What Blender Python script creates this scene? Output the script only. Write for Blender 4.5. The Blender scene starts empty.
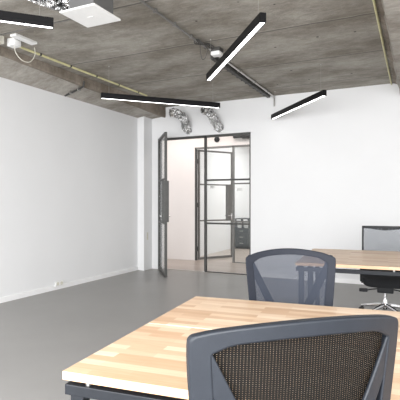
import bpy, bmesh, math, random
from mathutils import Vector, Matrix
random.seed(7)
S = bpy.context.scene
C = S.collection
PI = math.pi
R = math.radians

# ------------------------------------------------------------------ materials
def newmat(name):
    m = bpy.data.materials.new(name); m.use_nodes = True
    nt = m.node_tree; b = nt.nodes['Principled BSDF']
    return m, nt, b
def N(nt, t, **kw):
    n = nt.nodes.new(t)
    for k, v in kw.items():
        if k.startswith('i_'):
            key = k[2:]
            n.inputs[int(key) if key.isdigit() else key.replace('_', ' ')].default_value = v
        else: setattr(n, k, v)
    return n
def L(nt, a, ao, b, bi): nt.links.new(a.outputs[ao], b.inputs[bi])
def simple(name, col, rough=.5, metal=0., noise=0., nscale=20., bump=0., bscale=80., spec=.5):
    m, nt, b = newmat(name)
    b.inputs['Base Color'].default_value = (*col, 1); b.inputs['Roughness'].default_value = rough
    b.inputs['Metallic'].default_value = metal; b.inputs['Specular IOR Level'].default_value = spec
    tc = N(nt, 'ShaderNodeTexCoord')
    if noise:
        n = N(nt, 'ShaderNodeTexNoise', i_Scale=nscale, i_Detail=4.)
        L(nt, tc, 'Object', n, 'Vector')
        r = N(nt, 'ShaderNodeValToRGB')
        r.color_ramp.elements[0].position = .3; r.color_ramp.elements[1].position = .7
        r.color_ramp.elements[0].color = (*[c*(1-noise) for c in col], 1)
        r.color_ramp.elements[1].color = (*[min(1, c*(1+noise)) for c in col], 1)
        L(nt, n, 'Fac', r, 'Fac'); L(nt, r, 'Color', b, 'Base Color')
    if bump:
        n2 = N(nt, 'ShaderNodeTexNoise', i_Scale=bscale, i_Detail=5.)
        L(nt, tc, 'Object', n2, 'Vector')
        bp = N(nt, 'ShaderNodeBump', i_Strength=bump, i_Distance=.01)
        L(nt, n2, 'Fac', bp, 'Height'); L(nt, bp, 'Normal', b, 'Normal')
    return m
def emis(name, col, st):
    m, nt, b = newmat(name)
    b.inputs['Base Color'].default_value = (.8, .8, .8, 1)
    b.inputs['Emission Color'].default_value = (*col, 1); b.inputs['Emission Strength'].default_value = st
    return m

M = {}
M['wall'] = simple('white_plaster', (.75, .753, .76), .75, noise=.012, nscale=1.5, bump=.08, bscale=60)
M['wallw'] = simple('warm_white_plaster', (.70, .665, .65), .75, noise=.012, nscale=1.5)
M['skirt'] = simple('white_paint', (.83, .83, .83), .4, noise=.01)
M['frame'] = simple('dark_steel', (.060, .060, .057), .45, .2, noise=.12, nscale=12)
M['frame2'] = simple('grey_steel', (.17, .167, .16), .45, .2, noise=.1, nscale=12)
M['black'] = simple('black_anodised', (.006, .006, .007), .45, .0, noise=.1, spec=.2)
M['chrome'] = simple('chrome', (.82, .82, .83), .16, 1., noise=.03)
M['steel'] = simple('brushed_steel', (.55, .54, .52), .35, .9, noise=.08)
M['plastic'] = simple('grey_plastic', (.015, .018, .024), .45, 0, noise=.08, nscale=30, spec=.3, bump=.05, bscale=400)
M['plastic2'] = simple('blue_grey_plastic', (.018, .021, .030), .6, 0, noise=.06, nscale=30, spec=.2)
M['blackpl'] = simple('black_plastic', (.012, .013, .015), .5, 0, spec=.3, noise=.1, nscale=30)
M['fabric'] = simple('black_fabric', (.012, .013, .015), .9, 0, noise=.2, nscale=200, bump=.3, bscale=500)
M['whitepl'] = simple('white_plastic', (.78, .78, .77), .35, 0, noise=.02)
M['boxgrey'] = simple('galvanised_sheet', (.14, .14, .14), .5, .3, noise=.08, nscale=6)
M['tableframe'] = simple('charcoal_powder_coat', (.009, .011, .015), .45, .0, noise=.08, nscale=30, spec=.3)
M['cable'] = simple('pale_cable', (.62, .60, .52), .5, 0, noise=.05)
M['yellow'] = simple('yellow_green_cable', (.62, .59, .33), .5, 0, noise=.15, nscale=8)
M['greypipe'] = simple('grey_conduit', (.22, .215, .205), .4, .5, noise=.15, nscale=15)
M['darkpipe'] = simple('dark_conduit', (.06, .058, .055), .5, .2, noise=.2, nscale=15)
M['rubber'] = simple('rubber', (.02, .02, .02), .7, 0, noise=.1)
M['cab'] = simple('slate_laminate', (.075, .085, .09), .5, 0, noise=.06)
M['cabside'] = simple('pale_laminate', (.32, .34, .34), .5, 0, noise=.05)
M['diff'] = emis('lamp_diffuser', (1., .99, .975), 4.)
M['ink'] = simple('grey_lettering', (.30, .30, .30), .6, noise=.02)
M['inkd'] = simple('dark_lettering', (.06, .06, .06), .6, noise=.02)

# crinkled aluminium foil
def foil():
    m, nt, b = newmat('crinkled_foil')
    b.inputs['Metallic'].default_value = 1.; b.inputs['Roughness'].default_value = .25
    b.inputs['Base Color'].default_value = (.8, .8, .8, 1)
    tc = N(nt, 'ShaderNodeTexCoord')
    v = N(nt, 'ShaderNodeTexVoronoi', i_Scale=15.); L(nt, tc, 'Object', v, 'Vector')
    n = N(nt, 'ShaderNodeTexNoise', i_Scale=30., i_Detail=2.); L(nt, tc, 'Object', n, 'Vector')
    a = N(nt, 'ShaderNodeMath', operation='ADD'); L(nt, v, 'Distance', a, 0); L(nt, n, 'Fac', a, 1)
    bp = N(nt, 'ShaderNodeBump', i_Strength=.8, i_Distance=.07); L(nt, a, 0, bp, 'Height'); L(nt, bp, 'Normal', b, 'Normal')
    return m
M['foil'] = foil()

def glass(name, tint=(.97, .98, .98), refl=1.):
    m, nt, b = newmat(name); out = nt.nodes['Material Output']; nt.nodes.remove(b)
    tr = N(nt, 'ShaderNodeBsdfTransparent'); tr.inputs['Color'].default_value = (*tint, 1)
    gl = N(nt, 'ShaderNodeBsdfGlossy'); gl.inputs['Roughness'].default_value = .02
    fr = N(nt, 'ShaderNodeFresnel', i_IOR=1.45)
    mu = N(nt, 'ShaderNodeMath', operation='MULTIPLY'); mu.inputs[1].default_value = refl
    mx = N(nt, 'ShaderNodeMixShader')
    L(nt, fr, 0, mu, 0); L(nt, mu, 0, mx, 0); L(nt, tr, 0, mx, 1); L(nt, gl, 0, mx, 2); L(nt, mx, 0, out, 0)
    return m
M['glass'] = glass('clear_glass', refl=.45)

def concrete(name, base, board=True):
    m, nt, b = newmat(name); b.inputs['Roughness'].default_value = .85
    b.inputs['Specular IOR Level'].default_value = .25
    tc = N(nt, 'ShaderNodeTexCoord')
    def mapped(s):
        mp = N(nt, 'ShaderNodeMapping'); mp.inputs['Scale'].default_value = s
        L(nt, tc, 'Object', mp, 'Vector'); return mp
    def noise(s, sc, det, ro=.6):
        n = N(nt, 'ShaderNodeTexNoise', i_Scale=sc, i_Detail=det, i_Roughness=ro)
        L(nt, mapped(s), 0, n, 'Vector'); return n
    def ramp(n, o, p0, p1, c0, c1):
        r = N(nt, 'ShaderNodeValToRGB'); e = r.color_ramp.elements
        e[0].position = p0; e[1].position = p1; e[0].color = (*c0, 1); e[1].color = (*c1, 1)
        L(nt, n, o, r, 'Fac'); return r
    big = ramp(noise((.7, 1.3, 1), 1.6, 8, .7), 'Fac', .38, .62, [base[0]*.68, base[1]*.65, base[2]*.61], [c*1.22 for c in base])
    st = ramp(noise((1.5, 3.0, 3), 5.0, 14, .85), 'Fac', .34, .66, (.76, .755, .74), (1.22, 1.22, 1.2))
    mul = N(nt, 'ShaderNodeMix', data_type='RGBA', blend_type='MULTIPLY'); mul.inputs[0].default_value = 1
    L(nt, big, 0, mul, 6); L(nt, st, 0, mul, 7)
    cur = mul
    # pale lime blotches
    bl = ramp(noise((1.6, 3.4, 1), 5.5, 12, .85), 'Fac', .55, .68, (0,)*3, (.5,)*3)
    mx = N(nt, 'ShaderNodeMix', data_type='RGBA'); L(nt, bl, 0, mx, 0); L(nt, cur, 2, mx, 6)
    mx.inputs[7].default_value = (base[0]*1.75, base[1]*1.75, base[2]*1.75, 1); cur = mx
    if board:
        sp = N(nt, 'ShaderNodeSeparateXYZ'); L(nt, tc, 'Object', sp, 0)
        wob = noise((3, .2, 1), 1.5, 3)
        w = N(nt, 'ShaderNodeMath', operation='MULTIPLY_ADD'); w.inputs[1].default_value = .035; L(nt, wob, 0, w, 0); L(nt, sp, 1, w, 2)
        def line(period, off, wd, col, fac):
            global_cur = N(nt, 'ShaderNodeMath', operation='ADD'); global_cur.inputs[1].default_value = off; L(nt, w, 0, global_cur, 0)
            d = N(nt, 'ShaderNodeMath', operation='PINGPONG'); d.inputs[1].default_value = period/2; L(nt, global_cur, 0, d, 0)
            return ramp(d, 0, wd*.3, wd, (fac,)*3, (0,)*3)
        r1 = line(1.15, -3.4-.0175, .016, None, .85)
        mx = N(nt, 'ShaderNodeMix', data_type='RGBA'); L(nt, r1, 0, mx, 0); L(nt, cur, 2, mx, 6)
        mx.inputs[7].default_value = (base[0]*.35, base[1]*.35, base[2]*.35, 1); cur = mx
        r2 = line(1.15, -3.4-.0175+.02, .012, None, .22)
        mx = N(nt, 'ShaderNodeMix', data_type='RGBA'); L(nt, r2, 0, mx, 0); L(nt, cur, 2, mx, 6)
        mx.inputs[7].default_value = (base[0]*2.1, base[1]*2.1, base[2]*2.1, 1); cur = mx
        r3 = line(.2875, -3.4, .006, None, .16)
        mx = N(nt, 'ShaderNodeMix', data_type='RGBA'); L(nt, r3, 0, mx, 0); L(nt, cur, 2, mx, 6)
        mx.inputs[7].default_value = (base[0]*.4, base[1]*.4, base[2]*.4, 1); cur = mx
        vo = N(nt, 'ShaderNodeTexVoronoi', i_Scale=3.1); L(nt, mapped((1, 1, 1)), 0, vo, 'Vector')
        hd = ramp(vo, 'Distance', .035, .055, (.9,)*3, (0,)*3)
        mx = N(nt, 'ShaderNodeMix', data_type='RGBA'); L(nt, hd, 0, mx, 0); L(nt, cur, 2, mx, 6)
        mx.inputs[7].default_value = (.015, .013, .012, 1); cur = mx
    L(nt, cur, 2, b, 'Base Color')
    bn = noise((1, 2, 1), 18, 8, .7)
    bp = N(nt, 'ShaderNodeBump', i_Strength=.45, i_Distance=.02); L(nt, bn, 0, bp, 'Height'); L(nt, bp, 0, b, 'Normal')
    return m
M['conc'] = concrete('board_marked_concrete', (.315, .298, .272))
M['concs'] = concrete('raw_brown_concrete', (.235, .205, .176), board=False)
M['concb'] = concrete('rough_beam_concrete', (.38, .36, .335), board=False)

def floormat():
    m, nt, b = newmat('polished_screed')
    tc = N(nt, 'ShaderNodeTexCoord')
    n = N(nt, 'ShaderNodeTexNoise', i_Scale=1.1, i_Detail=6., i_Roughness=.6); L(nt, tc, 'Object', n, 'Vector')
    r = N(nt, 'ShaderNodeValToRGB'); e = r.color_ramp.elements
    e[0].position = .3; e[1].position = .72; e[0].color = (.262, .256, .249, 1); e[1].color = (.290, .283, .275, 1)
    L(nt, n, 0, r, 0); L(nt, r, 0, b, 'Base Color')
    n2 = N(nt, 'ShaderNodeTexNoise', i_Scale=2.5, i_Detail=4.); L(nt, tc, 'Object', n2, 'Vector')
    mr = N(nt, 'ShaderNodeMapRange'); mr.inputs[3].default_value = .38; mr.inputs[4].default_value = .42
    L(nt, n2, 0, mr, 0); L(nt, mr, 0, b, 'Roughness')
    b.inputs['Specular IOR Level'].default_value = .45
    return m
M['floor'] = floormat()
def floor2():
    m, nt, b = newmat('pale_oak_floor')
    tc = N(nt, 'ShaderNodeTexCoord')
    br = N(nt, 'ShaderNodeTexBrick', i_Scale=1., i_Mortar_Size=.002, i_Brick_Width=1.4, i_Row_Height=.16, i_Bias=0.)
    br.inputs['Color1'].default_value = (.36, .305, .27, 1); br.inputs['Color2'].default_value = (.44, .385, .345, 1)
    br.inputs['Mortar'].default_value = (.25, .21, .18, 1)
    L(nt, tc, 'Object', br, 'Vector'); L(nt, br, 'Color', b, 'Base Color'); b.inputs['Roughness'].default_value = .32
    return m
M['floor2'] = floor2()

def butcher():
    m, nt, b = newmat('butcher_block_beech')
    tc = N(nt, 'ShaderNodeTexCoord')
    def brick(off, fr, w, h):
        mp = N(nt, 'ShaderNodeMapping'); mp.inputs['Location'].default_value = off; L(nt, tc, 'Object', mp, 'Vector')
        br = N(nt, 'ShaderNodeTexBrick', i_Scale=1., i_Mortar_Size=.0006, i_Brick_Width=w, i_Row_Height=h, offset=fr)
        br.inputs['Color1'].default_value = (0, 0, 0, 1); br.inputs['Color2'].default_value = (1, 1, 1, 1)
        br.inputs['Mortar'].default_value = (.3, .3, .3, 1)
        L(nt, mp, 0, br, 'Vector'); return br
    b1 = brick((.13, .004, 0), .37, .34, .043)
    r = N(nt, 'ShaderNodeValToRGB'); e = r.color_ramp.elements
    e[0].position = 0; e[0].color = (.62, .405, .25, 1); e[1].position = 1; e[1].color = (.87, .70, .53, 1)
    k = e.new(.35); k.color = (.70, .49, .325, 1); k = e.new(.7); k.color = (.78, .585, .415, 1)
    L(nt, b1, 'Color', r, 0)
    mp = N(nt, 'ShaderNodeMapping'); mp.inputs['Scale'].default_value = (2.5, 45, 10); L(nt, tc, 'Object', mp, 'Vector')
    n = N(nt, 'ShaderNodeTexNoise', i_Scale=3., i_Detail=5.); L(nt, mp, 0, n, 'Vector')
    r2 = N(nt, 'ShaderNodeValToRGB'); r2.color_ramp.elements[0].color = (.86, .83, .8, 1); r2.color_ramp.elements[0].position = .3
    r2.color_ramp.elements[1].position = .65
    L(nt, n, 0, r2, 0)
    mx = N(nt, 'ShaderNodeMix', data_type='RGBA', blend_type='MULTIPLY'); mx.inputs[0].default_value = .8
    L(nt, r, 0, mx, 6); L(nt, r2, 0, mx, 7); L(nt, mx, 2, b, 'Base Color')
    b.inputs['Roughness'].default_value = .38
    return m
M['wood'] = butcher()
M['woodedge'] = simple('pale_end_edge', (.88, .80, .66), .4, noise=.06, nscale=30)

def meshfab(name, col, open_, su=.0075, sv=.005):
    """woven net: transparent holes between threads; u = object X, v = object Z"""
    m, nt, b = newmat(name); out = nt.nodes['Material Output']
    b.inputs['Base Color'].default_value = (*col, 1); b.inputs['Roughness'].default_value = .8; b.inputs['Specular IOR Level'].default_value = .12
    tc = N(nt, 'ShaderNodeTexCoord'); sp = N(nt, 'ShaderNodeSeparateXYZ'); L(nt, tc, 'Object', sp, 0)
    def wave(ch, per):
        p = N(nt, 'ShaderNodeMath', operation='PINGPONG'); p.inputs[1].default_value = per/2; L(nt, sp, ch, p, 0)
        g = N(nt, 'ShaderNodeMath', operation='DIVIDE'); g.inputs[1].default_value = per/2; L(nt, p, 0, g, 0); return g
    a = wave(0, su); c = wave(2, sv)
    def step(n, lo, hi):
        r = N(nt, 'ShaderNodeMapRange', interpolation_type='SMOOTHSTEP'); r.inputs[1].default_value = lo; r.inputs[2].default_value = hi
        L(nt, n, 0, r, 0); return r
    k = math.sqrt(open_)
    s1 = step(a, 1-k-.1, 1-k+.1); s2 = step(c, 1-k-.1, 1-k+.1)
    mu = N(nt, 'ShaderNodeMath', operation='MULTIPLY'); L(nt, s1, 0, mu, 0); L(nt, s2, 0, mu, 1)
    tr = N(nt, 'ShaderNodeBsdfTransparent'); mx = N(nt, 'ShaderNodeMixShader')
    L(nt, mu, 0, mx, 0); L(nt, b, 0, mx, 1); L(nt, tr, 0, mx, 2); L(nt, mx, 0, out, 0)
    return m
M['meshblack'] = meshfab('black_net_fabric', (.008, .007, .006), .03, .0065, .0045)
M['meshgrey'] = meshfab('grey_net_fabric', (.045, .052, .070), .24, .002, .002)
M['meshpale'] = meshfab('pale_grey_net_fabric', (.17, .185, .21), .34, .002, .002)

# ------------------------------------------------------------------ mesh helpers
def obj(name, bm, mat, parent=None, smooth=False, loc=None, rotz=None):
    me = bpy.data.meshes.new(name); bmesh.ops.recalc_face_normals(bm, faces=bm.faces[:]); bm.to_mesh(me); bm.free()
    mats = mat if isinstance(mat, (list, tuple)) else [mat]
    for m in mats: me.materials.append(M[m] if isinstance(m, str) else m)
    o = bpy.data.objects.new(name, me); C.objects.link(o)
    if smooth:
        for p in me.polygons: p.use_smooth = True
        try: me.set_sharp_from_angle(angle=R(40))
        except Exception: pass
    if parent: o.parent = parent
    if loc: o.location = loc
    if rotz is not None: o.rotation_euler.z = rotz
    return o
def tag(o, label=None, cat=None, group=None, kind=None):
    if label: o['label'] = label
    if cat: o['category'] = cat
    if group: o['group'] = group
    if kind: o['kind'] = kind
    return o
def empty(name, loc, rotz=0):
    o = bpy.data.objects.new(name, None); C.objects.link(o); o.location = loc; o.rotation_euler.z = rotz
    o.empty_display_size = .1; return o
def box(bm, x0, x1, y0, y1, z0, z1, bev=0., mi=0):
    g = bmesh.ops.create_cube(bm, size=1)
    for v in g['verts']:
        v.co = Vector(((x0+x1)/2+v.co.x*(x1-x0), (y0+y1)/2+v.co.y*(y1-y0), (z0+z1)/2+v.co.z*(z1-z0)))
    fs = set(f for v in g['verts'] for f in v.link_faces)
    for f in fs: f.material_index = mi
    if bev:
        es = list(set(e for v in g['verts'] for e in v.link_edges))
        bmesh.ops.bevel(bm, geom=es, offset=bev, segments=2, affect='EDGES', profile=.6)
def B(*a, **k):
    bm = bmesh.new(); box(bm, *a, **k); return bm
def tube(bm, pts, r, n=10, caps=True):
    pts = [Vector(p) for p in pts]; rings = []
    rr = r if isinstance(r, (list, tuple)) else [r]*len(pts)
    prev = None
    for i, p in enumerate(pts):
        d = (pts[min(i+1, len(pts)-1)]-pts[max(i-1, 0)]).normalized()
        if prev is None:
            a = Vector((0, 0, 1)) if abs(d.z) < .9 else Vector((1, 0, 0))
            x = d.cross(a).normalized()
        else: x = (prev-d*prev.dot(d)).normalized()
        prev = x; y = d.cross(x)
        rings.append([bm.verts.new(p+(x*math.cos(2*PI*k/n)+y*math.sin(2*PI*k/n))*rr[i]) for k in range(n)])
    for a, b_ in zip(rings, rings[1:]):
        for k in range(n): bm.faces.new((a[k], a[(k+1) % n], b_[(k+1) % n], b_[k]))
    if caps: bm.faces.new(rings[0][::-1]); bm.faces.new(rings[-1])
    return rings
def T(pts, r, n=10, caps=True):
    bm = bmesh.new(); tube(bm, pts, r, n, caps); return bm
def spline(pts, k=8):
    P = [Vector(p) for p in pts]; P = [P[0]*2-P[1]]+P+[P[-1]*2-P[-2]]; out = []
    for i in range(1, len(P)-2):
        for j in range(k):
            t = j/k; a, b_, c, d = P[i-1:i+3]
            out.append(.5*((2*b_)+(-a+c)*t+(2*a-5*b_+4*c-d)*t*t+(-a+3*b_-3*c+d)*t**3))
    out.append(P[-2]); return out
def lathe(bm, prof, n=24, c=(0, 0)):
    rings = [[bm.verts.new((c[0]+r*math.cos(2*PI*k/n), c[1]+r*math.sin(2*PI*k/n), z)) for k in range(n)] for r, z in prof]
    for a, b_ in zip(rings, rings[1:]):
        for k in range(n): bm.faces.new((a[k], a[(k+1) % n], b_[(k+1) % n], b_[k]))
    bm.faces.new(rings[0][::-1]); bm.faces.new(rings[-1])
def prism(bm, poly, ax, a, b_, mi=0):
    """extrude closed 2-D polygon along axis ax (0,1,2) from a to b"""
    def mk(p, w):
        q = list(p); q.insert(ax, w); return bm.verts.new(q)
    A = [mk(p, a) for p in poly]; Bv = [mk(p, b_) for p in poly]; n = len(poly)
    fs = [bm.faces.new(A), bm.faces.new(Bv[::-1])]
    for i in range(n): fs.append(bm.faces.new((A[i], Bv[i], Bv[(i+1) % n], A[(i+1) % n])))
    for f in fs: f.material_index = mi
def copy_tree(o, parent=None):
    c = o.copy(); C.objects.link(c)
    if parent: c.parent = parent
    for ch in list(o.children): copy_tree(ch, c)
    return c
def struct(name, bm, mat, label=None, parent=None, **k):
    o = obj(name, bm, mat, parent, **k)
    if parent is None: o['kind'] = 'structure'
    if label: o['label'] = label
    return o

# ------------------------------------------------------------------ dimensions (metres); camera at x=0, y=0
XL, XR, YF, YB, ZC, ZB = -4.74, 3.4, 7.36, -1.2, 3.05, 2.84
DT = 2.476          # height of the door opening
DX0, DX1 = -4.47, -2.615
Y2 = 8.80           # second partition wall
# --- shell
struct('floor', B(XL-.2, XR+.2, YB-.2, YF, -.1, 0), 'floor', 'grey polished screed floor of the office')
struct('ceiling', B(XL-.2, XR+.2, YB-.2, YF+.2, ZC, ZC+.15), 'conc', 'raw board-marked concrete ceiling')
struct('wall_left', B(XL-.2, XL, YB-.2, YF, 0, ZC), 'wall', 'plain white wall on the left')
bm = bmesh.new()
box(bm, XL-.2, DX0, YF, YF+.16, 0, ZC); box(bm, DX1, XR+.2, YF, YF+.16, 0, ZC); box(bm, DX0, DX1, YF, YF+.16, DT, ZC)
struct('wall_back', bm, 'wall', 'white wall with the glazed doorway in it')
bm = bmesh.new()    # right wall with a window band
box(bm, XR, XR+.2, YB, YF, 0, .85); box(bm, XR, XR+.2, YB, YF, 2.75, ZC)
for a, b_ in ((YB, -1.2), (.6, .9), (2.9, 7.36)): box(bm, XR, XR+.2, a, b_, .85, 2.75)
struct('wall_right', bm, 'wall')
bm = bmesh.new()
box(bm, XL, XR, YB-.2, YB, 0, .1); box(bm, XL, XR, YB-.2, YB, 2.8, ZC)
for a, b_ in ((XL, -4.3), (-1.8, -1.5), (1.0, 1.3), (3.1, XR)): box(bm, a, b_, YB-.2, YB, .1, 2.8)
struct('wall_rear', bm, 'wall')
def win_frame(name, ax, a0, a1, z0, z1, w):
    bm = bmesh.new(); t = .05
    parts = [(a0, a1, z0, z0+t), (a0, a1, z1-t, z1), (a0, a0+t, z0, z1), (a1-t, a1, z0, z1), ((a0+a1)/2-t/2, (a0+a1)/2+t/2, z0, z1)]
    for p in parts:
        if ax == 'y': box(bm, p[0], p[1], w-.06, w, p[2], p[3])
        else: box(bm, w, w+.06, p[0], p[1], p[2], p[3])
    return struct(name, bm, 'frame')
win_frame('window_3', 'y', -4.3, -1.8, .1, 2.8, YB-.07); win_frame('window_4', 'y', -1.5, 1.0, .1, 2.8, YB-.07)
win_frame('window_5', 'y', 1.3, 3.1, .1, 2.8, YB-.07)
win_frame('window_6', 'x', -1.2, .6, .85, 2.75, XR+.07); win_frame('window_7', 'x', .9, 2.9, .85, 2.75, XR+.07)
# skirting boards
struct('baseboard_left', B(XL, XL+.014, YB, 7.08, 0, .07, bev=.003), 'skirt', 'low white skirting board along the left wall')
bm = bmesh.new(); box(bm, DX1+.02, XR, YF-.014, YF, 0, .07, bev=.003)
struct('baseboard_back', bm, 'skirt', 'low white skirting board right of the doorway')
# pilaster in the far left corner
struct('trim_1', B(XL, -4.60, 7.08, YF, 0, ZB+.03), 'wall', 'narrow white pilaster in the far left corner')
# left downstand beam: underside slopes from side edge to wall, slightly irregular arris
bm = bmesh.new(); sec = []
ys = [YB+.02]+[YB+.4+i*(YF-YB-.4)/46 for i in range(47)]
for i, y in enumerate(ys):
    y = min(y, YF)
    zb = 2.965-.026*max(0, min(y, YF)-3.7) if y > 3.7 else 2.965
    j = random.uniform(-.003, .003)
    pr = [(XL, ZC), (-4.30, ZC), (-4.30+j*.4, (ZC+zb)/2), (-4.302+j, zb+.01), (-4.312+j*3, zb-.012), (-4.34+j*3, zb-.012), (-4.35+j, zb+.018), (-4.42, zb+.002), (XL, ZB)]
    sec.append([bm.verts.new((x, y, z)) for x, z in pr])
for a, b_ in zip(sec, sec[1:]):
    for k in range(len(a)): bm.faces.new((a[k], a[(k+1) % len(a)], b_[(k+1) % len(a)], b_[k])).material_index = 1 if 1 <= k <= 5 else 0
bm.faces.new(sec[0]); bm.faces.new(sec[-1][::-1])
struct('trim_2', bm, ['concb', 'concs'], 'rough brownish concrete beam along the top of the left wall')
# right downstand beam
bm = bmesh.new(); sec = []
for i in range(60):
    y = YB+.02+i*(YF-YB-.02)/59; j = random.uniform(-.01, .01)
    pr = [(-.31+j, ZC), (-.275, ZC-.10), (-.262+j*.3, ZB+.012), (-.25, ZB), (.12, ZB), (.13, ZB+.01), (.13, ZC)]
    sec.append([bm.verts.new((x, y, z)) for x, z in pr])
for a, b_ in zip(sec, sec[1:]):
    for k in range(len(a)): bm.faces.new((a[k], a[(k+1) % len(a)], b_[(k+1) % len(a)], b_[k]))
bm.faces.new(sec[0]); bm.faces.new(sec[-1][::-1])
struct('trim_3', bm, 'concb', 'rough grey concrete beam at the right edge of the ceiling')

bm = bmesh.new(); top = []  # dark brown rough strip beside the right beam
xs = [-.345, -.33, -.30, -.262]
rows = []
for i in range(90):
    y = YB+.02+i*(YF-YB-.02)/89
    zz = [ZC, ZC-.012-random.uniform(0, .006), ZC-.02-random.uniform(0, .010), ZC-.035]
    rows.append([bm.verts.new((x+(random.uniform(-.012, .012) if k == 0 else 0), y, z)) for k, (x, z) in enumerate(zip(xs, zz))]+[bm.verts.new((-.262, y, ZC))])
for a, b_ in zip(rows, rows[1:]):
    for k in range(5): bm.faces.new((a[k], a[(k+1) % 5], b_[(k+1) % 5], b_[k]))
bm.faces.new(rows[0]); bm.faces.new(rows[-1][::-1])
struct('trim_4', bm, 'concs', 'dark rough strip between the right beam and the ceiling')
# --- corridor and room beyond
struct('floor_corridor', B(-7.5, 1.0, YF, 13.4, -.1, 0), 'floor2', 'pale timber floor beyond the doorway')
struct('ceiling_corridor', B(-7.5, 1.0, YF+.2, 13.4, ZC, ZC+.15), 'wallw', 'pale ceiling beyond the doorway')
bm = bmesh.new()
P0, P1, PT = -4.41, -1.6, 2.455
box(bm, -7.5, P0, Y2, Y2+.12, 0, ZC); box(bm, P1, 1.0, Y2, Y2+.12, 0, ZC); box(bm, P0, P1, Y2, Y2+.12, PT, ZC)
struct('wall_corridor', bm, 'wallw', 'warm white corridor wall behind the doorway')
struct('wall_far_left', B(-4.78, -4.62, Y2+.12, 13.2, 0, ZC), 'wall', 'white side wall of the room beyond the corridor')
struct('wall_far', B(-4.78, 1.0, 13.2, 13.4, 0, ZC), 'wall', 'white end wall of the room beyond the corridor')
struct('wall_far_right', B(.8, 1.0, Y2+.12, 13.2, 0, ZC), 'wall')
struct('wall_corridor_end', B(-7.5, -7.4, YF+.16, Y2, 0, ZC), 'wallw')
struct('wall_corridor_right', B(.9, 1.0, YF+.16, Y2, 0, ZC), 'wallw')

# ------------------------------------------------------------------ steel glazing
def glazing(name, x0, x1, y, z0, z1, rails, posts, label, mat, t=.04, d=.05, top=True):
    """fixed steel framed glazing in plane y; one mesh frame + one pane per bay"""
    bm = bmesh.new()
    for p in posts: box(bm, p-t/2, p+t/2, y-d/2, y+d/2, z0, z1, bev=.003)
    box(bm, x0, x1, y-d/2, y+d/2, z1-t, z1, bev=.003)
    for z in rails: box(bm, posts[0], x1, y-d/2+.004, y+d/2-.004, z-.016, z+.016, bev=.003)
    box(bm, posts[0], x1, y-d/2, y+d/2, z0, z0+.014, bev=.003)
    o = struct(name, bm, mat, label)
    zs = [z0+.0]+list(rails)+[z1-t]
    for pa, pb in zip(posts, posts[1:]):
        for za, zb in zip(zs, zs[1:]):
            obj('pane', B(pa+t/2, pb-t/2, y-.004, y+.004, za+.016, zb-.016), 'glass', o)
    return o
# outer: opening DX0..DX1; leaf bay on the left, fixed bay on the right of the mullion
MX = -3.502
g1 = glazing('window_1', DX0, DX1, YF+.07, 0, DT, (.885, 1.665), (MX, DX1-.018),
             'dark steel framed glass panel right of the open doorway', 'frame')
bm = B(DX0, DX0+.035, YF+.045, YF+.095, 0, DT, bev=.003); obj('door_jamb', bm, 'frame', g1)
obj('threshold', B(DX0, MX, YF+.03, YF+.11, 0, .008), 'steel', g1)

def door_leaf(name, hinge, ang, w, h, rails, label, mat, plate_z, hand=1, handle=True, t=.04, pw=.10, pd=.012):
    """leaf runs from hinge along local +x; local y is its thickness"""
    d = .045; bm = bmesh.new()
    box(bm, 0, t, -d/2, d/2, .01, h, bev=.003); box(bm, w-t, w, -d/2, d/2, .01, h, bev=.003)
    box(bm, t, w-t, -d/2, d/2, h-t, h, bev=.003); box(bm, t, w-t, -d/2, d/2, .01, .01+.05, bev=.003)
    for z in rails: box(bm, t, w-t, -d/2+.004, d/2-.004, z-.015, z+.015, bev=.003)
    o = obj(name, bm, mat, loc=(hinge[0], hinge[1], 0), rotz=ang); o['kind'] = 'structure'; o['label'] = label
    zs = [.06]+list(rails)+[h-t]
    for za, zb in zip(zs, zs[1:]): obj('pane', B(t, w-t, -.004, .004, za+.015, zb-.015), 'glass', o)
    z0, z1 = plate_z
    obj('lock_panel', B(w-t-pw, w-.004, -d/2-pd, d/2+pd, z0, z1, bev=.004), mat, o)
    for z in (.25, h/2, h-.25): obj('hinge', T([(-.006, 0, z-.05), (-.006, 0, z+.05)], .011, 8), 'frame', o)
    if handle:
        for s in (-1, 1):
            bm = bmesh.new(); zz = z0+.10
            tube(bm, [(w-.05, s*(d/2+.012), zz), (w-.05, s*(d/2+.055), zz)], .010, 8)
            tube(bm, spline([(w-.05, s*(d/2+.05), zz), (w-.075, s*(d/2+.055), zz), (w-.17, s*(d/2+.055), zz)], 4), .009, 8)
            box(bm, w-.07, w-.03, s*(d/2+.016)-.006, s*(d/2+.016)+.006, zz-.09, zz+.05, bev=.003)
            h_ = obj('lever_handle', bm, 'chrome', o, smooth=True); h_['label'] = 'chrome lever handle'
    return o
dl = math.atan2(6.586-7.33, -3.86+4.44)
door_leaf('door_1', (-4.435, 7.345), dl, .965, 2.45, (.905, 1.665), 'narrow steel framed glass door standing open into the office', 'frame', (.93, 1.63), pd=.03)
g2 = glazing('window_2', P0, P1, Y2+.03, 0, PT, (.86, 1.655), (-3.515, -2.55, P1+.02),
             'grey steel framed glass screen across the corridor', 'frame2')
obj('door_jamb', B(P0, P0+.04, Y2+.005, Y2+.055, 0, PT, bev=.003), 'frame', g2)
a2 = math.atan2(9.62-8.87, -3.868+4.36)
door_leaf('door_2', (-4.36, 8.87), a2, .91, 2.41, (.86, 1.655), 'inner glass door standing open into the room beyond the corridor', 'frame2', (.86, 1.655), t=.035, pw=.13)
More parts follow.
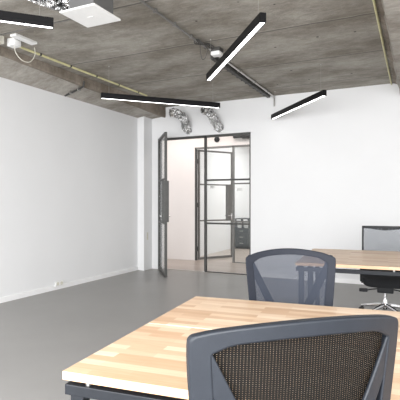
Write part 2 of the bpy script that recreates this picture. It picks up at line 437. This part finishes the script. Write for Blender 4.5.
def lettering(name, txt, size, mat, loc, rot, parent):
    cu = bpy.data.curves.new(name, 'FONT'); cu.body = txt; cu.size = size; cu.extrude = .0008; cu.align_x = 'CENTER'
    cu.materials.append(M[mat]); t = bpy.data.objects.new(name, cu); C.objects.link(t); t.location = loc; t.rotation_euler = rot
    me = bpy.data.meshes.new_from_object(t); bpy.data.objects.remove(t)
    o = bpy.data.objects.new(name, me); C.objects.link(o); o.location = loc; o.rotation_euler = rot; o.parent = parent
    return o
lettering('lettering', '301', .095, 'ink', (-3.375, Y2+.022, 1.50), (PI/2, 0, 0), g2)
d2 = [o for o in bpy.data.objects if o.name == 'door_2'][0]
lettering('lettering', '301', .085, 'inkd', (.36, -.008, 1.575), (PI/2, 0, 0), d2)

# things on the corridor wall, above the inner screen
bm = bmesh.new()
lathe(bm, [(.062, 0), (.062, .012), (.045, .02), (.04, .014), (.012, .014), (.008, .03)], 24)
v = obj('wall_vent', bm, 'blackpl', smooth=True); v.rotation_euler = (PI/2, 0, 0); v.location = (-3.88, Y2, 2.60)
tag(v, 'small round black disc on the corridor wall above the screen', 'wall vent')
e = empty('wall_fitting', (-3.31, Y2, 2.60))
tag(e, 'black rectangular fitting high on the corridor wall above the screen', 'wall fitting')
obj('housing', B(-.17, .22, -.09, 0, -.01, .085, bev=.005), 'blackpl', e)
obj('lens', B(.02, .15, -.065, -.01, -.035, 0, bev=.004), 'frame2', e)
obj('cover_strip', B(-.15, 0, -.058, -.002, -.012, 0, bev=.002), 'whitepl', e)

# cabinet in the far room
cb = empty('filing_cabinet', (-4.56, 11.55, 0))
tag(cb, 'dark slate low cabinet seen through the glass screen in the far room', 'cabinet')
bm = bmesh.new(); box(bm, 0, .40, 0, .5, .05, .56, bev=.006); box(bm, .02, .38, .03, .47, 0, .05); obj('body', bm, 'cab', cb)
obj('side_panel', B(.402, .62, .02, .5, .05, .56, bev=.004), 'cabside', cb)['label'] = 'pale grey side unit'
for k in range(3):
    d = obj('drawer', B(.012, .388, -.018, -.001, .065+k*.165, .22+k*.165, bev=.004), 'cab', cb)
    obj('handle', B(.15, .25, -.034, -.018, .145+k*.165, .157+k*.165, bev=.003), 'steel', d)
bm = bmesh.new()
for x in (.0, .20, .38):
    for y in (.02, .46): box(bm, x, x+.03, y, y+.03, .56, .80)
box(bm, 0, .62, .0, .5, .80, .825, bev=.004)
obj('shelf_rack', bm, 'cab', cb)
for i, (x, w, h, n) in enumerate([(-4.50, .10, .17, 'first'), (-4.31, .11, .19, 'second')]):
    tag(obj('paper_box', B(x, x+w, 11.62, 11.85, .56, .56+h, bev=.004), 'whitepl'),
        ['small white box on the far cabinet, left under its top shelf', 'larger white box on the far cabinet, right under its top shelf'][i], 'box', 'white boxes on the far cabinet')

# ------------------------------------------------------------------ wall outlet
o = empty('wall_outlet', (XL+.014, 5.01, .088)); tag(o, 'white double power outlet low on the left wall', 'power outlet')
obj('cover_plate', B(0, .022, -.078, .078, -.034, .036, bev=.004), 'whitepl', o)
for s in (-1, 1):
    bm = bmesh.new(); lathe(bm, [(.024, 0), (.024, .004), (.020, .004), (.018, .001)], 20)
    k = obj('socket', bm, 'cable', o, smooth=True); k.rotation_euler = (0, PI/2, 0); k.location = (.0225, s*.037, 0)

# slim wall switch on the pilaster side
tag(obj('cover_strip', B(-4.60, -4.592, 7.17, 7.215, .56, .70, bev=.003), 'cable'), 'slim pale strip on the side of the corner pilaster', 'cover strip')

# ------------------------------------------------------------------ pendant lamps
PL = 1.68; PW = .050; PH = .074; PZ = 2.62
def make_pendant():
    e = empty('pendant_lamp', (0, 0, PZ))
    bm = bmesh.new()
    prism(bm, [(-PW/2, 0), (-PW/2, PH), (PW/2, PH), (PW/2, 0), (PW/2-.006, 0), (PW/2-.006, PH-.004), (-PW/2+.006, PH-.004), (-PW/2+.006, 0)], 0, -PL/2, PL/2)
    obj('housing', bm, 'black', e)
    obj('diffuser', B(-PL/2+.005, PL/2-.005, -PW/2+.0065, PW/2-.0065, .003, .014), 'diff', e)
    for s in (-1, 1):
        obj('end_cap', B(s*PL/2-.003, s*PL/2+.003, -PW/2, PW/2, .0, PH), 'black', e)
        w = obj('suspension_wire', T([(s*(PL/2-.10), 0, PH), (s*(PL/2-.10), 0, ZC-PZ-.004)], .0012, 6), 'steel', e)
        bm = bmesh.new(); lathe(bm, [(.008, ZC-PZ-.008), (.008, ZC-PZ)], 12, (s*(PL/2-.10), 0)); obj('ceiling_mount', bm, 'steel', w)
    return e
pend = make_pendant()
spots = [(-3.165, 5.35, 47.2, 'long black linear pendant lamp over the left side, in front of the silver duct hoses'),
         (-1.590, 3.915, -51.0, 'black linear pendant lamp with bright underside at top centre of the ceiling'),
         (-1.625, 6.50, -50.2, 'black linear pendant lamp nearest the back wall, right of the doorway'),
         (-3.137, 2.044, 47.0, 'black linear pendant lamp cut off by the top left corner, beside the white diffuser')]
for i, (x, y, a, lab) in enumerate(spots):
    p = pend if i == 0 else copy_tree(pend)
    p.location = (x, y, PZ); p.rotation_euler.z = R(a); tag(p, lab, 'pendant lamp', 'black linear pendant lamps')

# ------------------------------------------------------------------ ceiling services
# air diffuser with plenum and flexible duct
e = empty('air_diffuser', (-2.32, 2.81, 2.72)); tag(e, 'square white air diffuser under a grey plenum box on the ceiling', 'air diffuser')
bm = bmesh.new(); box(bm, -.168, .168, -.165, .165, 0, .014, bev=.004); box(bm, -.03, .03, -.008, .008, -.002, 0, bev=0)
obj('face_plate', bm, 'whitepl', e)
obj('plenum_box', B(-.115, .125, -.12, .125, .014, .30, bev=.004), 'boxgrey', e)
for x, y in ((-.08, -.08), (.08, .08)): obj('hanger_rod', T([(x, y, .29), (x, y, ZC-2.72)], .005, 6), 'steel', e)
def flex(name, pts, r, parent=None, wr=.006, k=14, cap0=True, cr=.006):
    P = spline(pts, k); n = 22; bm = bmesh.new()
    # densify so corrugations read
    Q = []
    for a, b_ in zip(P, P[1:]):
        Q += [a, (a+b_)/2]
    Q.append(P[-1])
    rr = [r+wr*(1 if i % 2 else -1)+random.uniform(-.004, .004) for i in range(len(Q))]
    tube(bm, Q, rr, n, caps=cap0)
    for v in bm.verts: v.co += Vector([random.uniform(-cr, cr) for _ in range(3)])
    return obj(name, bm, 'foil', parent)
f = flex('duct_hose', [(-.11, -.02, .13), (-.20, -.02, .14), (-.32, -.10, .17), (-.42, -.26, .20), (-.48, -.6, .21), (-.5, -1.1, .21)], .078, e, .007, 10, cr=.003)
f['label'] = 'crinkled silver foil duct hose'
# two short foil duct hoses above the doorway
def hose(pts, r, lab):
    e = empty('duct_hose', pts[-1]); o0 = Vector(pts[-1]); loc = [Vector(p)-o0 for p in pts]
    flex('foil_hose', loc, r, e, .006, 5, cap0=False, cr=.019)
    d = (loc[0]-loc[1]).normalized()
    bm = bmesh.new(); tube(bm, [loc[0]-d*.05, loc[0]+d*.012], r+.004, 24, caps=False)
    tube(bm, [loc[0]+d*.012, loc[0]-d*.05], r-.006, 24, caps=False)
    obj('spigot_collar', bm, 'steel', e, smooth=True)
    bm = bmesh.new(); tube(bm, [loc[0]-d*.05, loc[0]-d*.045], r-.004, 24); 
    tube(bm, [loc[0]-d*.045+Vector((0, 0, r*.8)), loc[0]-d*.04-Vector((0, 0, r*.8))], .006, 6)
    obj('damper', bm, 'darkpipe', e)
    tag(e, lab, 'duct hose', 'silver duct hoses above the doorway'); return e
hose([(-4.02, 7.06, 2.865), (-3.95, 7.12, 2.875), (-3.87, 7.17, 2.83), (-3.82, 7.20, 2.74), (-3.81, 7.23, 2.66), (-3.82, 7.28, 2.60), (-3.82, 7.36, 2.585)], .065,
     'left crinkled silver duct hose above the open glass door')
hose([(-3.38, 7.08, 2.88), (-3.34, 7.15, 2.865), (-3.29, 7.20, 2.80), (-3.24, 7.22, 2.71), (-3.20, 7.24, 2.64), (-3.19, 7.29, 2.59), (-3.19, 7.36, 2.575)], .066,
     'right crinkled silver duct hose above the mullion of the glazed doorway')

# long conduit run along the ceiling
e = empty('ceiling_conduit', (-2.19, 4.6, ZC-.022)); tag(e, 'long grey conduit run crossing the ceiling to the back wall', 'conduit')
obj('pipe', T([(0, -6.5, 0), (0, .05, 0)], .011, 10), 'greypipe', e)
obj('pipe', T([(.015, .12, 0), (.0, 2.70, 0), (.0, 2.725, -.01), (0, 2.735, -.03), (0, 2.735, -.16)], .013, 10), 'steel', e)['label'] = 'bright steel conduit'
bm = bmesh.new(); box(bm, -.085, -.035, .35, 2.62, -.035, .018, bev=.003)
for k in range(12): box(bm, -.09, -.03, .55+k*.17, .58+k*.17, -.042, .02)
obj('cable_tray', bm, 'darkpipe', e)
for k in range(9):
    y = -3.2+k*.36
    if y > -.3: break
    bm = bmesh.new(); box(bm, -.018, .018, y-.01, y+.01, -.014, .021, bev=.002); obj('clip', bm, 'greypipe', e)
for k in range(4):
    bm = bmesh.new(); box(bm, -.015, .026, .45+k*.62, .47+k*.62, -.016, .021, bev=.002); obj('clip', bm, 'greypipe', e)
bm = bmesh.new()
for s in range(5):
    tube(bm, spline([(-.01+.012*s, -.22, .0), (-.05+.03*s, -.12, -.005-.008*s), (.0+.02*s, -.05, .0), (.03*s-.03, .10, .0)], 6), .006, 6)
obj('cable_bundle', bm, 'darkpipe', e)
obj('cable_loop', T(spline([(-.02, -.06, 0), (-.05, .02, -.06), (-.045, .05, -.13), (.0, .04, -.12), (.03, .04, -.03)], 8), .003, 6), 'darkpipe', e)
e = empty('smoke_detector', (-2.12, 4.80, ZC-.085)); tag(e, 'small white round-cornered sensor box on the ceiling conduit junction', 'sensor')
obj('housing', B(-.055, .055, -.055, .055, 0, .045, bev=.012), 'whitepl', e, smooth=True)
obj('back_box', B(-.06, .06, -.06, .06, .045, .087, bev=.004), 'darkpipe', e)

# left yellow cable along the beam with junction boxes
e = empty('yellow_conduit', (-4.10, 3.68, ZC-.010)); tag(e, 'yellow-green cable running beside the left concrete beam', 'cable')
obj('cable', T([(-.005, 0, 0), (.0, 1.0, -.002), (.01, 2.7, 0)], .014, 8), 'yellow', e)
for k in range(5):
    obj('clip', B(-.018, .026, .35+k*.52, .365+k*.52, -.018, .014, bev=.002), 'darkpipe', e)
e = empty('junction_box', (-3.985, 3.55, ZC-.085)); tag(e, 'white junction box with a hanging cable loop, upper left on the ceiling', 'junction box')
obj('housing', B(-.06, .055, -.045, .05, 0, .087, bev=.010), 'whitepl', e, smooth=True)
obj('cable_loop', T(spline([(.0, 0, .01), (.01, .02, -.07), (.03, .09, -.13), (.05, .18, -.12), (.05, .25, -.02), (.02, .27, .07)], 8), .005, 6), 'cable', e)
tag(obj('mounting_plate', B(-3.915, -3.825, 3.43, 3.73, ZC-.025, ZC+.002, bev=.006), 'whitepl'), 'flat white rectangular plate beside the junction box on the ceiling', 'mounting plate')
tag(obj('cable_trunking', B(-4.10, -4.02, 3.05, 3.45, ZC-.08, ZC+.003, bev=.006), 'cable'), 'pale trunking end at the left edge beside the beam', 'trunking')
tag(obj('ceiling_cable', T([(-4.05, 3.395, ZC-.008), (-3.6, 3.38, ZC-.008), (-3.1, 3.40, ZC-.008), (-2.55, 3.37, ZC-.003)], .004, 6), 'greypipe'), 'thin grey cable crossing the ceiling from the junction box', 'cable')
# stub conduit under the left beam
e = empty('conduit_stub', (-4.72, 5.14, 2.862)); tag(e, 'short dark pipe stub fixed under the left beam', 'pipe')
obj('pipe', T([(0, 0, -.02), (.26, -.05, .022), (.42, -.09, .052), (.44, -.10, .12)], .014, 8), 'darkpipe', e)
for x, z in ((.15, .002), (.30, .03)): obj('clip', B(x-.008, x+.008, -.075, -.01, z-.02, z+.03, bev=.002), 'steel', e)
# right yellow cable
tag(obj('yellow_conduit', T([(-.37, YB+.1, ZC-.013), (-.36, 3.5, ZC-.013), (-.385, 7.35, ZC-.013)], .011, 8), 'yellow'), 'yellow-green cable along the right concrete beam', 'cable')

# ------------------------------------------------------------------ desks
def make_desk(loc, ang, dep, joint, w, names, labels):
    """back-to-back pair: two tops; each desk is a thing with its own frame. local x along length, y depth"""
    out = []
    for k, (y0, y1) in enumerate(((0, joint), (joint, dep))):
        e = empty('office_desk', loc, ang); s = 1 if k == 0 else -1
        tp = obj('tabletop', B(0, w, y0+(.003 if k else 0), y1-(0 if k else .003), .713, .74, bev=.0025), ['wood'], e)
        f0, f1 = y0+.006, y1-.006
        bm = bmesh.new(); a = .005
        for (yy0, yy1) in ((f0, f0+.04), (f1-.04, f1)): box(bm, a, w-a, yy0, yy1, .665, .698, bev=.003)
        for xx in (a, w-a-.04): box(bm, xx, xx+.04, f0+.04, f1-.04, .665, .698, bev=.003)
        obj('frame', bm, 'tableframe', e)
        for xx in (a+.075, w/2, w-.1):
            for yy in (f0+.02, f1-.02): obj('spacer', T([(xx, yy, .697), (xx, yy, .714)], .009, 8), 'steel', e)
        for xs in (0, 1):
            for yy in (f0, f1-.04):
                bm = bmesh.new(); x0 = a+.022 if xs == 0 else w-a-.022-.045; sp = -.0 if xs == 0 else .0
                g = [(x0, .665), (x0+.045, .665), (x0+.045+sp, 0.012), (x0+sp, .012)]
                prism(bm, g, 1, yy+.002, yy+.038)
                l = obj('leg', bm, 'tableframe', e)
                obj('foot', B(x0+.004, x0+.041, yy+.005, yy+.035, 0, .012), 'rubber', l)
        tag(e, labels[k], 'desk', 'beech topped office desks'); out.append(e)
    return out
make_desk((-1.009, 1.085, 0), R(6), 1.20, .60, 1.6, None,
          ['nearest butcher-block desk with dark metal frame, in the foreground', 'butcher-block desk joined behind the foreground desk, with the grey mesh chair at it'])
make_desk((-.985, 3.935, 0), R(5), 1.28, .645, 1.6, None,
          ['front butcher-block desk of the far pair by the back wall', 'rear butcher-block desk of the far pair, in front of the square-backed chair'])

# ------------------------------------------------------------------ chairs
def chair_base(e, zc=.42, zm=.40, mech=True, leg_r=.30, rot=0.):
    for k in range(5):
        a = 2*PI*k/5+rot; ca, sa = math.cos(a), math.sin(a)
        bm = bmesh.new()
        pts = [(.02*ca, .02*sa, .105), (.10*ca, .10*sa, .098), (leg_r*.7*ca, leg_r*.7*sa, .082), (leg_r*ca, leg_r*sa, .066)]
        tube(bm, pts, [.024, .022, .017, .013], 8)
        l = obj('base_leg', bm, 'chrome', e, smooth=True)
        bm = bmesh.new(); cx, cy = leg_r*ca, leg_r*sa
        for s in (-1, 1):
            o_ = Vector((-sa, ca, 0))*s
            c0 = Vector((cx, cy, .027))
            tube(bm, [c0+o_*.006, c0+o_*.022], .026, 16)
        tube(bm, [(cx, cy, .03), (cx, cy, .07)], .007, 8)
        obj('caster', bm, 'rubber', l, smooth=True)
    bm = bmesh.new(); lathe(bm, [(.034, .085), (.034, .12), (.027, .13), (.025, .19), (.016, .192), (.016, zm-.03)], 18)
    obj('gas_column', bm, 'chrome', e, smooth=True)
def loft_cushion(w, d, z0, z1, r=.06):
    """rounded cushion by superellipse rings"""
    bm = bmesh.new(); rings = []; n = 40
    prof = [(.80, z0), (.93, z0+.01), (.99, z0+(z1-z0)*.35), (1., z0+(z1-z0)*.6), (.975, z1-.012), (.90, z1-.003), (.6, z1+.004), (.25, z1-.002)]
    for s, z in prof:
        ring = []
        for k in range(n):
            a = 2*PI*k/n; c_, s_ = math.cos(a), math.sin(a); ex = .42
            x = math.copysign(abs(c_)**ex, c_)*w/2*s; y = math.copysign(abs(s_)**ex, s_)*d/2*s
            ring.append(bm.verts.new((x, y, z-(.03*max(0, (y/(d/2)-.55)/.45)**2 if y > 0 else 0))))
        rings.append(ring)
    for a, b_ in zip(rings, rings[1:]):
        for k in range(n): bm.faces.new((a[k], a[(k+1) % n], b_[(k+1) % n], b_[k]))
    bm.faces.new(rings[0][::-1]); bm.faces.new(rings[-1]); return bm

CU = .95; RISE = .034
BZ = .50     # bottom of the backrest
def bp(u, v, off=0.):
    """point on the curved backrest; sitter faces +y"""
    return Vector((u, -.235 - .10*v + CU*u*u + off, BZ+v))
def strip(bm, A, Bp, t0, t1, closed=False):
    """solid band between two polylines in (u,v); t0,t1 offsets back/front"""
    rows = []
    for a, b_ in zip(A, Bp):
        rows.append([bm.verts.new(bp(*a, t0)), bm.verts.new(bp(*b_, t0)), bm.verts.new(bp(*b_, t1)), bm.verts.new(bp(*a, t1))])
    for p, q in zip(rows, rows[1:]+([rows[0]] if closed else [])):
        for k in range(4): bm.faces.new((p[k], p[(k+1) % 4], q[(k+1) % 4], q[k]))
    if not closed: bm.faces.new(rows[0]); bm.faces.new(rows[-1][::-1])
W2 = .25
def outline(off, VT=.50, wtop=W2, wbot=.205, rise=None, rc=.018):
    rise = RISE
    """closed curve (u,v) offset inwards by off=(side, top, bottom)"""
    so, to, bo = off; pts = []
    hw = lambda v: wbot+(wtop-wbot)*min(1, max(0, v/.42))**.8
    top = lambda u: VT-rise*(u/wtop)**2
    n = 14
    for i in range(n): # left side upward
        v = bo+(VT-rise-rc-to-bo)*i/n; pts.append((-(hw(v)-so), v))
    x1 = wtop-so; z1 = top(wtop)-to
    for i in range(7): # corner
        a = PI-(PI/2)*i/6; pts.append((-(x1-rc)+rc*math.cos(a), z1-rc+rc*math.sin(a)*(1.0)))
    for i in range(1, 20):
        u = -(x1-rc)+2*(x1-rc)*i/20
        z0 = VT-to-rise*(u/wtop)**2; pts.append((u, z0))
    R_ = [(-u, v) for u, v in pts[:n+7]][::-1]
    pts += R_
    for i in range(1, 12): pts.append(((hw(bo)-so)*(1-2*i/12), bo))
    # smooth join between corner and arc
    sm = []
    m = len(pts)
    for i in range(m):
        a, b_, c = pts[i-1], pts[i], pts[(i+1) % m]
        sm.append(((a[0]+2*b_[0]+c[0])/4, (a[1]+2*b_[1]+c[1])/4))
    return sm
def mesh_chair(name, loc, rotz, plastic, net, label):
    e = empty(name, loc, rotz); tag(e, label, 'office chair', 'mesh backed office chairs')
    chair_base(e, rot=.3)
    obj('mechanism', B(-.07, .07, -.10, .12, .375, .415, bev=.01), 'blackpl', e, smooth=True)
    obj('lever', T([(.06, .03, .39), (.21, .03, .385), (.25, .03, .38)], [.006, .006, .012], 8), 'blackpl', e)
    sc = loft_cushion(.47, .45, .41, .485)
    obj('seat', sc, 'fabric', e, smooth=True)
    bm = bmesh.new()
    tube(bm, spline([(0, -.08, .395), (0, -.20, .40), (0, -.262, .46), (0, -.262, .56)], 6), [.03]*19, 10)
    obj('back_support', bm, 'blackpl', e, smooth=True)
    bm = bmesh.new()
    # outer ring, built of back and front layers for a rolled edge
    O = outline((0, 0, 0)); I = outline((.043, .034, .05), rc=.012)
    strip(bm, O, I, -.014, .010, closed=True)
    bmesh.ops.bevel(bm, geom=[ed for ed in bm.edges if False], offset=.001)
    for s in (-1, 1):
        n = 12; A, Bp = [], []
        for i in range(n+1):
            t = i/n
            ua, va = max(-.262+(.262-.060)*t, -.238), .465-.415*t
            ub, vb = -.222+(.222-.020)*t, .470-.40*t
            A.append((s*ua, va)); Bp.append((s*ub, vb))
        strip(bm, A, Bp, -.012, .0)
    fr = obj('backrest_frame', bm, plastic, e, smooth=True)
    md = fr.modifiers.new('bev', 'BEVEL'); md.width = .005; md.segments = 3; md.limit_method = 'ANGLE'; md.angle_limit = R(50)
    # net
    bm = bmesh.new(); Q = outline((.02, .016, .02), rc=.03); cen = [bm.verts.new(bp(0, .03+.45*k/14, .006)) for k in range(15)]
    # grid net: rows of v, clipped to outline width
    bm.free(); bm = bmesh.new(); rows = []
    for j in range(25):
        v = .03+(.484-.03)*j/24
        w = .205+(W2-.205)*min(1, v/.42)**.8-.02
        if v > .42: w *= 1-((v-.42)/.064)**3*.30
        row = []
        for i in range(25):
            u = -w+2*w*i/24; vv = min(v, .50-.016-.038*(u/W2)**2)
            row.append(bm.verts.new(bp(u, vv, .008)))
        rows.append(row)
    for a, b_ in zip(rows, rows[1:]):
        for i in range(24): bm.faces.new((a[i], a[i+1], b_[i+1], b_[i]))
    bmesh.ops.remove_doubles(bm, verts=bm.verts[:], dist=.0004)
    obj('backrest_mesh', bm, net, e, smooth=True)
    return e
# camera-plane direction is 25.95 deg; chair rotation = direction of its local +x
def place(l, r, z=0.):
    """chair origin from the positions of its top corners (u=-W2 and u=+W2)"""
    l, r = Vector(l), Vector(r); ang = math.atan2(r.y-l.y, r.x-l.x); mid = (l+r)/2
    off = Vector((0, -.235-.10*.45+CU*W2*W2, 0)); off.rotate(Matrix.Rotation(ang, 3, 'Z'))
    return (mid.x-off.x, mid.y-off.y, 0), ang, z
lc, an, dz = place((-.418, .7975), (-.052, 1.140), .035); RISE = .026; BZ = .50+dz; mesh_chair('office_chair', lc, an, 'plastic', 'meshblack', 'nearest grey framed mesh chair seen from behind, at the foreground desk')
lc, an, dz = place((-.425, 2.590), (-.873, 2.385)); BZ = .505; RISE = .038
mesh_chair('office_chair', lc, an, 'plastic2', 'meshgrey', 'translucent grey mesh chair across the foreground desks, facing the camera')

# far square-backed chair
e = empty('office_chair', (-.352, 5.50, 0), R(184)); tag(e, 'black office chair with square pale mesh back and armrests behind the far desks', 'office chair', 'mesh backed office chairs')
chair_base(e, zm=.36, rot=.94, leg_r=.27)
obj('mechanism', B(-.085, .085, -.10, .12, .26, .345, bev=.012), 'blackpl', e, smooth=True)
for s in (-1, 1):
    bm = T([(s*.05, .05, .30), (s*.15, .06, .285), (s*.19, .06, .275)], .007, 8); box(bm, s*.23-.045, s*.23+.045, .035, .085, .255, .292, bev=.008)
    obj('lever', bm, 'blackpl', e)
obj('seat', loft_cushion(.50, .46, .345, .455), 'fabric', e, smooth=True)
for s in (-1, 1):
    bm = bmesh.new(); box(bm, s*.255-.014, s*.255+.014, -.03, .03, .36, .64, bev=.006); box(bm, min(s*.15, s*.255), max(s*.15, s*.255), -.03, .03, .345, .365, bev=.005)
    a = obj('armrest', bm, 'blackpl', e); obj('arm_pad', B(s*.255-.035, s*.255+.035, -.12, .13, .64, .665, bev=.01), 'blackpl', a, smooth=True)
def bq(u, v, off=0.): return Vector((u, -.235-.09*v+.35*u*u+off, .46+v))
bm = bmesh.new(); n = 16
def sq(hw, v0, v1):
    P = [(-hw, v0+(v1-v0)*i/n) for i in range(n)]+[(-hw+2*hw*i/n, v1) for i in range(n)]
    P += [(hw, v1-(v1-v0)*i/n) for i in range(n)]+[(hw-2*hw*i/n, v0) for i in range(n)]; return P
_bp = bp; bp = bq
strip(bm, sq(.258, 0, .525), sq(.238, .025, .497), -.014, .014, closed=True)
fr = obj('backrest_frame', bm, 'blackpl', e, smooth=False)
md = fr.modifiers.new('bev', 'BEVEL'); md.width = .005; md.segments = 2; md.limit_method = 'ANGLE'; md.angle_limit = R(50)
bm = bmesh.new(); n = 12; strip(bm, [(-.235+.47*i/n, .50) for i in range(n+1)], [(-.235+.47*i/n, .495-.022*math.sin(PI*i/n)**2) for i in range(n+1)], -.006, .006)
obj('top_band', bm, 'blackpl', e)
bm = bmesh.new(); rows = [[bm.verts.new(bq(-.24+.48*i/16, .02+.482*j/16, .006)) for i in range(17)] for j in range(17)]
for a, b_ in zip(rows, rows[1:]):
    for i in range(16): bm.faces.new((a[i], a[i+1], b_[i+1], b_[i]))
obj('backrest_mesh', bm, 'meshpale', e, smooth=True)
bm = bmesh.new()  # white bars stand in for light reflections across the lumbar pattern
for s in (-1, 1):
    tube(bm, [bq(s*.20, .30, -.02), bq(s*.15, .35, -.022)], .004, 6); tube(bm, [bq(s*.11, .33, -.02), bq(s*.07, .36, -.022)], .004, 6)
for v in (.27, .31): tube(bm, [bq(-.10, v, -.02), bq(.10, v, -.02)], .005, 6)
obj('lumbar_reflections', bm, 'whitepl', e)
bm = bmesh.new(); tube(bm, spline([(0, -.08, .33), (0, -.22, .34), (0, -.27, .42), (0, -.27, .60)], 6), .028, 10)
obj('back_support', bm, 'blackpl', e, smooth=True)
bp = _bp

# ------------------------------------------------------------------ light
def area(name, loc, rot, sx, sy, e, col=(1, 1, 1)):
    l = bpy.data.lights.new(name, 'AREA'); l.shape = 'RECTANGLE'; l.size = sx; l.size_y = sy; l.energy = e; l.color = col
    o = bpy.data.objects.new(name, l); C.objects.link(o); o.location = loc; o.rotation_euler = rot; return o
DAY = (.985, .992, 1.)
for x, w, p in ((-3.05, 2.4, 110), (-.25, 2.4, 110), (2.2, 1.7, 80)):
    area('window_daylight', (x, YB-.25, 1.45), (R(56), 0, 0), w, 2.6, p*1.5, DAY)
for y in (-.3, 1.9): area('window_daylight', (XR+.25, y, 1.8), (0, R(90), 0), 1.8, 1.9, 18, DAY)
area('corridor_fill_light', (-3.6, 8.15, ZC-.02), (0, 0, 0), 3.2, .5, 17, (1, .90, .85))  # unseen fill light, added to brighten the corridor
area('far_room_fill_light', (-2.6, 11.2, ZC-.02), (0, 0, 0), 2.6, 2.6, 85, (1, .98, .96))  # unseen fill under the ceiling, added so the far room reads bright
w = bpy.data.worlds.new('World'); S.world = w; w.use_nodes = True
w.node_tree.nodes['Background'].inputs[0].default_value = (1, .99, .98, 1); w.node_tree.nodes['Background'].inputs[1].default_value = 1.0

# ------------------------------------------------------------------ camera
cd = bpy.data.cameras.new('Camera'); cam = bpy.data.objects.new('Camera', cd); C.objects.link(cam)
cam.location = (0, 0, 1.27); cam.rotation_euler = (R(90), 0, R(25.95))
cd.sensor_width = 36; cd.sensor_fit = 'HORIZONTAL'; cd.lens = 36*452/400; cd.shift_y = 2/400
cd.clip_start = .05; cd.clip_end = 100
S.camera = cam
S.view_settings.view_transform = 'Standard'; S.view_settings.look = 'None'; S.view_settings.gamma = 1
S.view_settings.exposure = .79; S.view_settings.use_curve_mapping = False
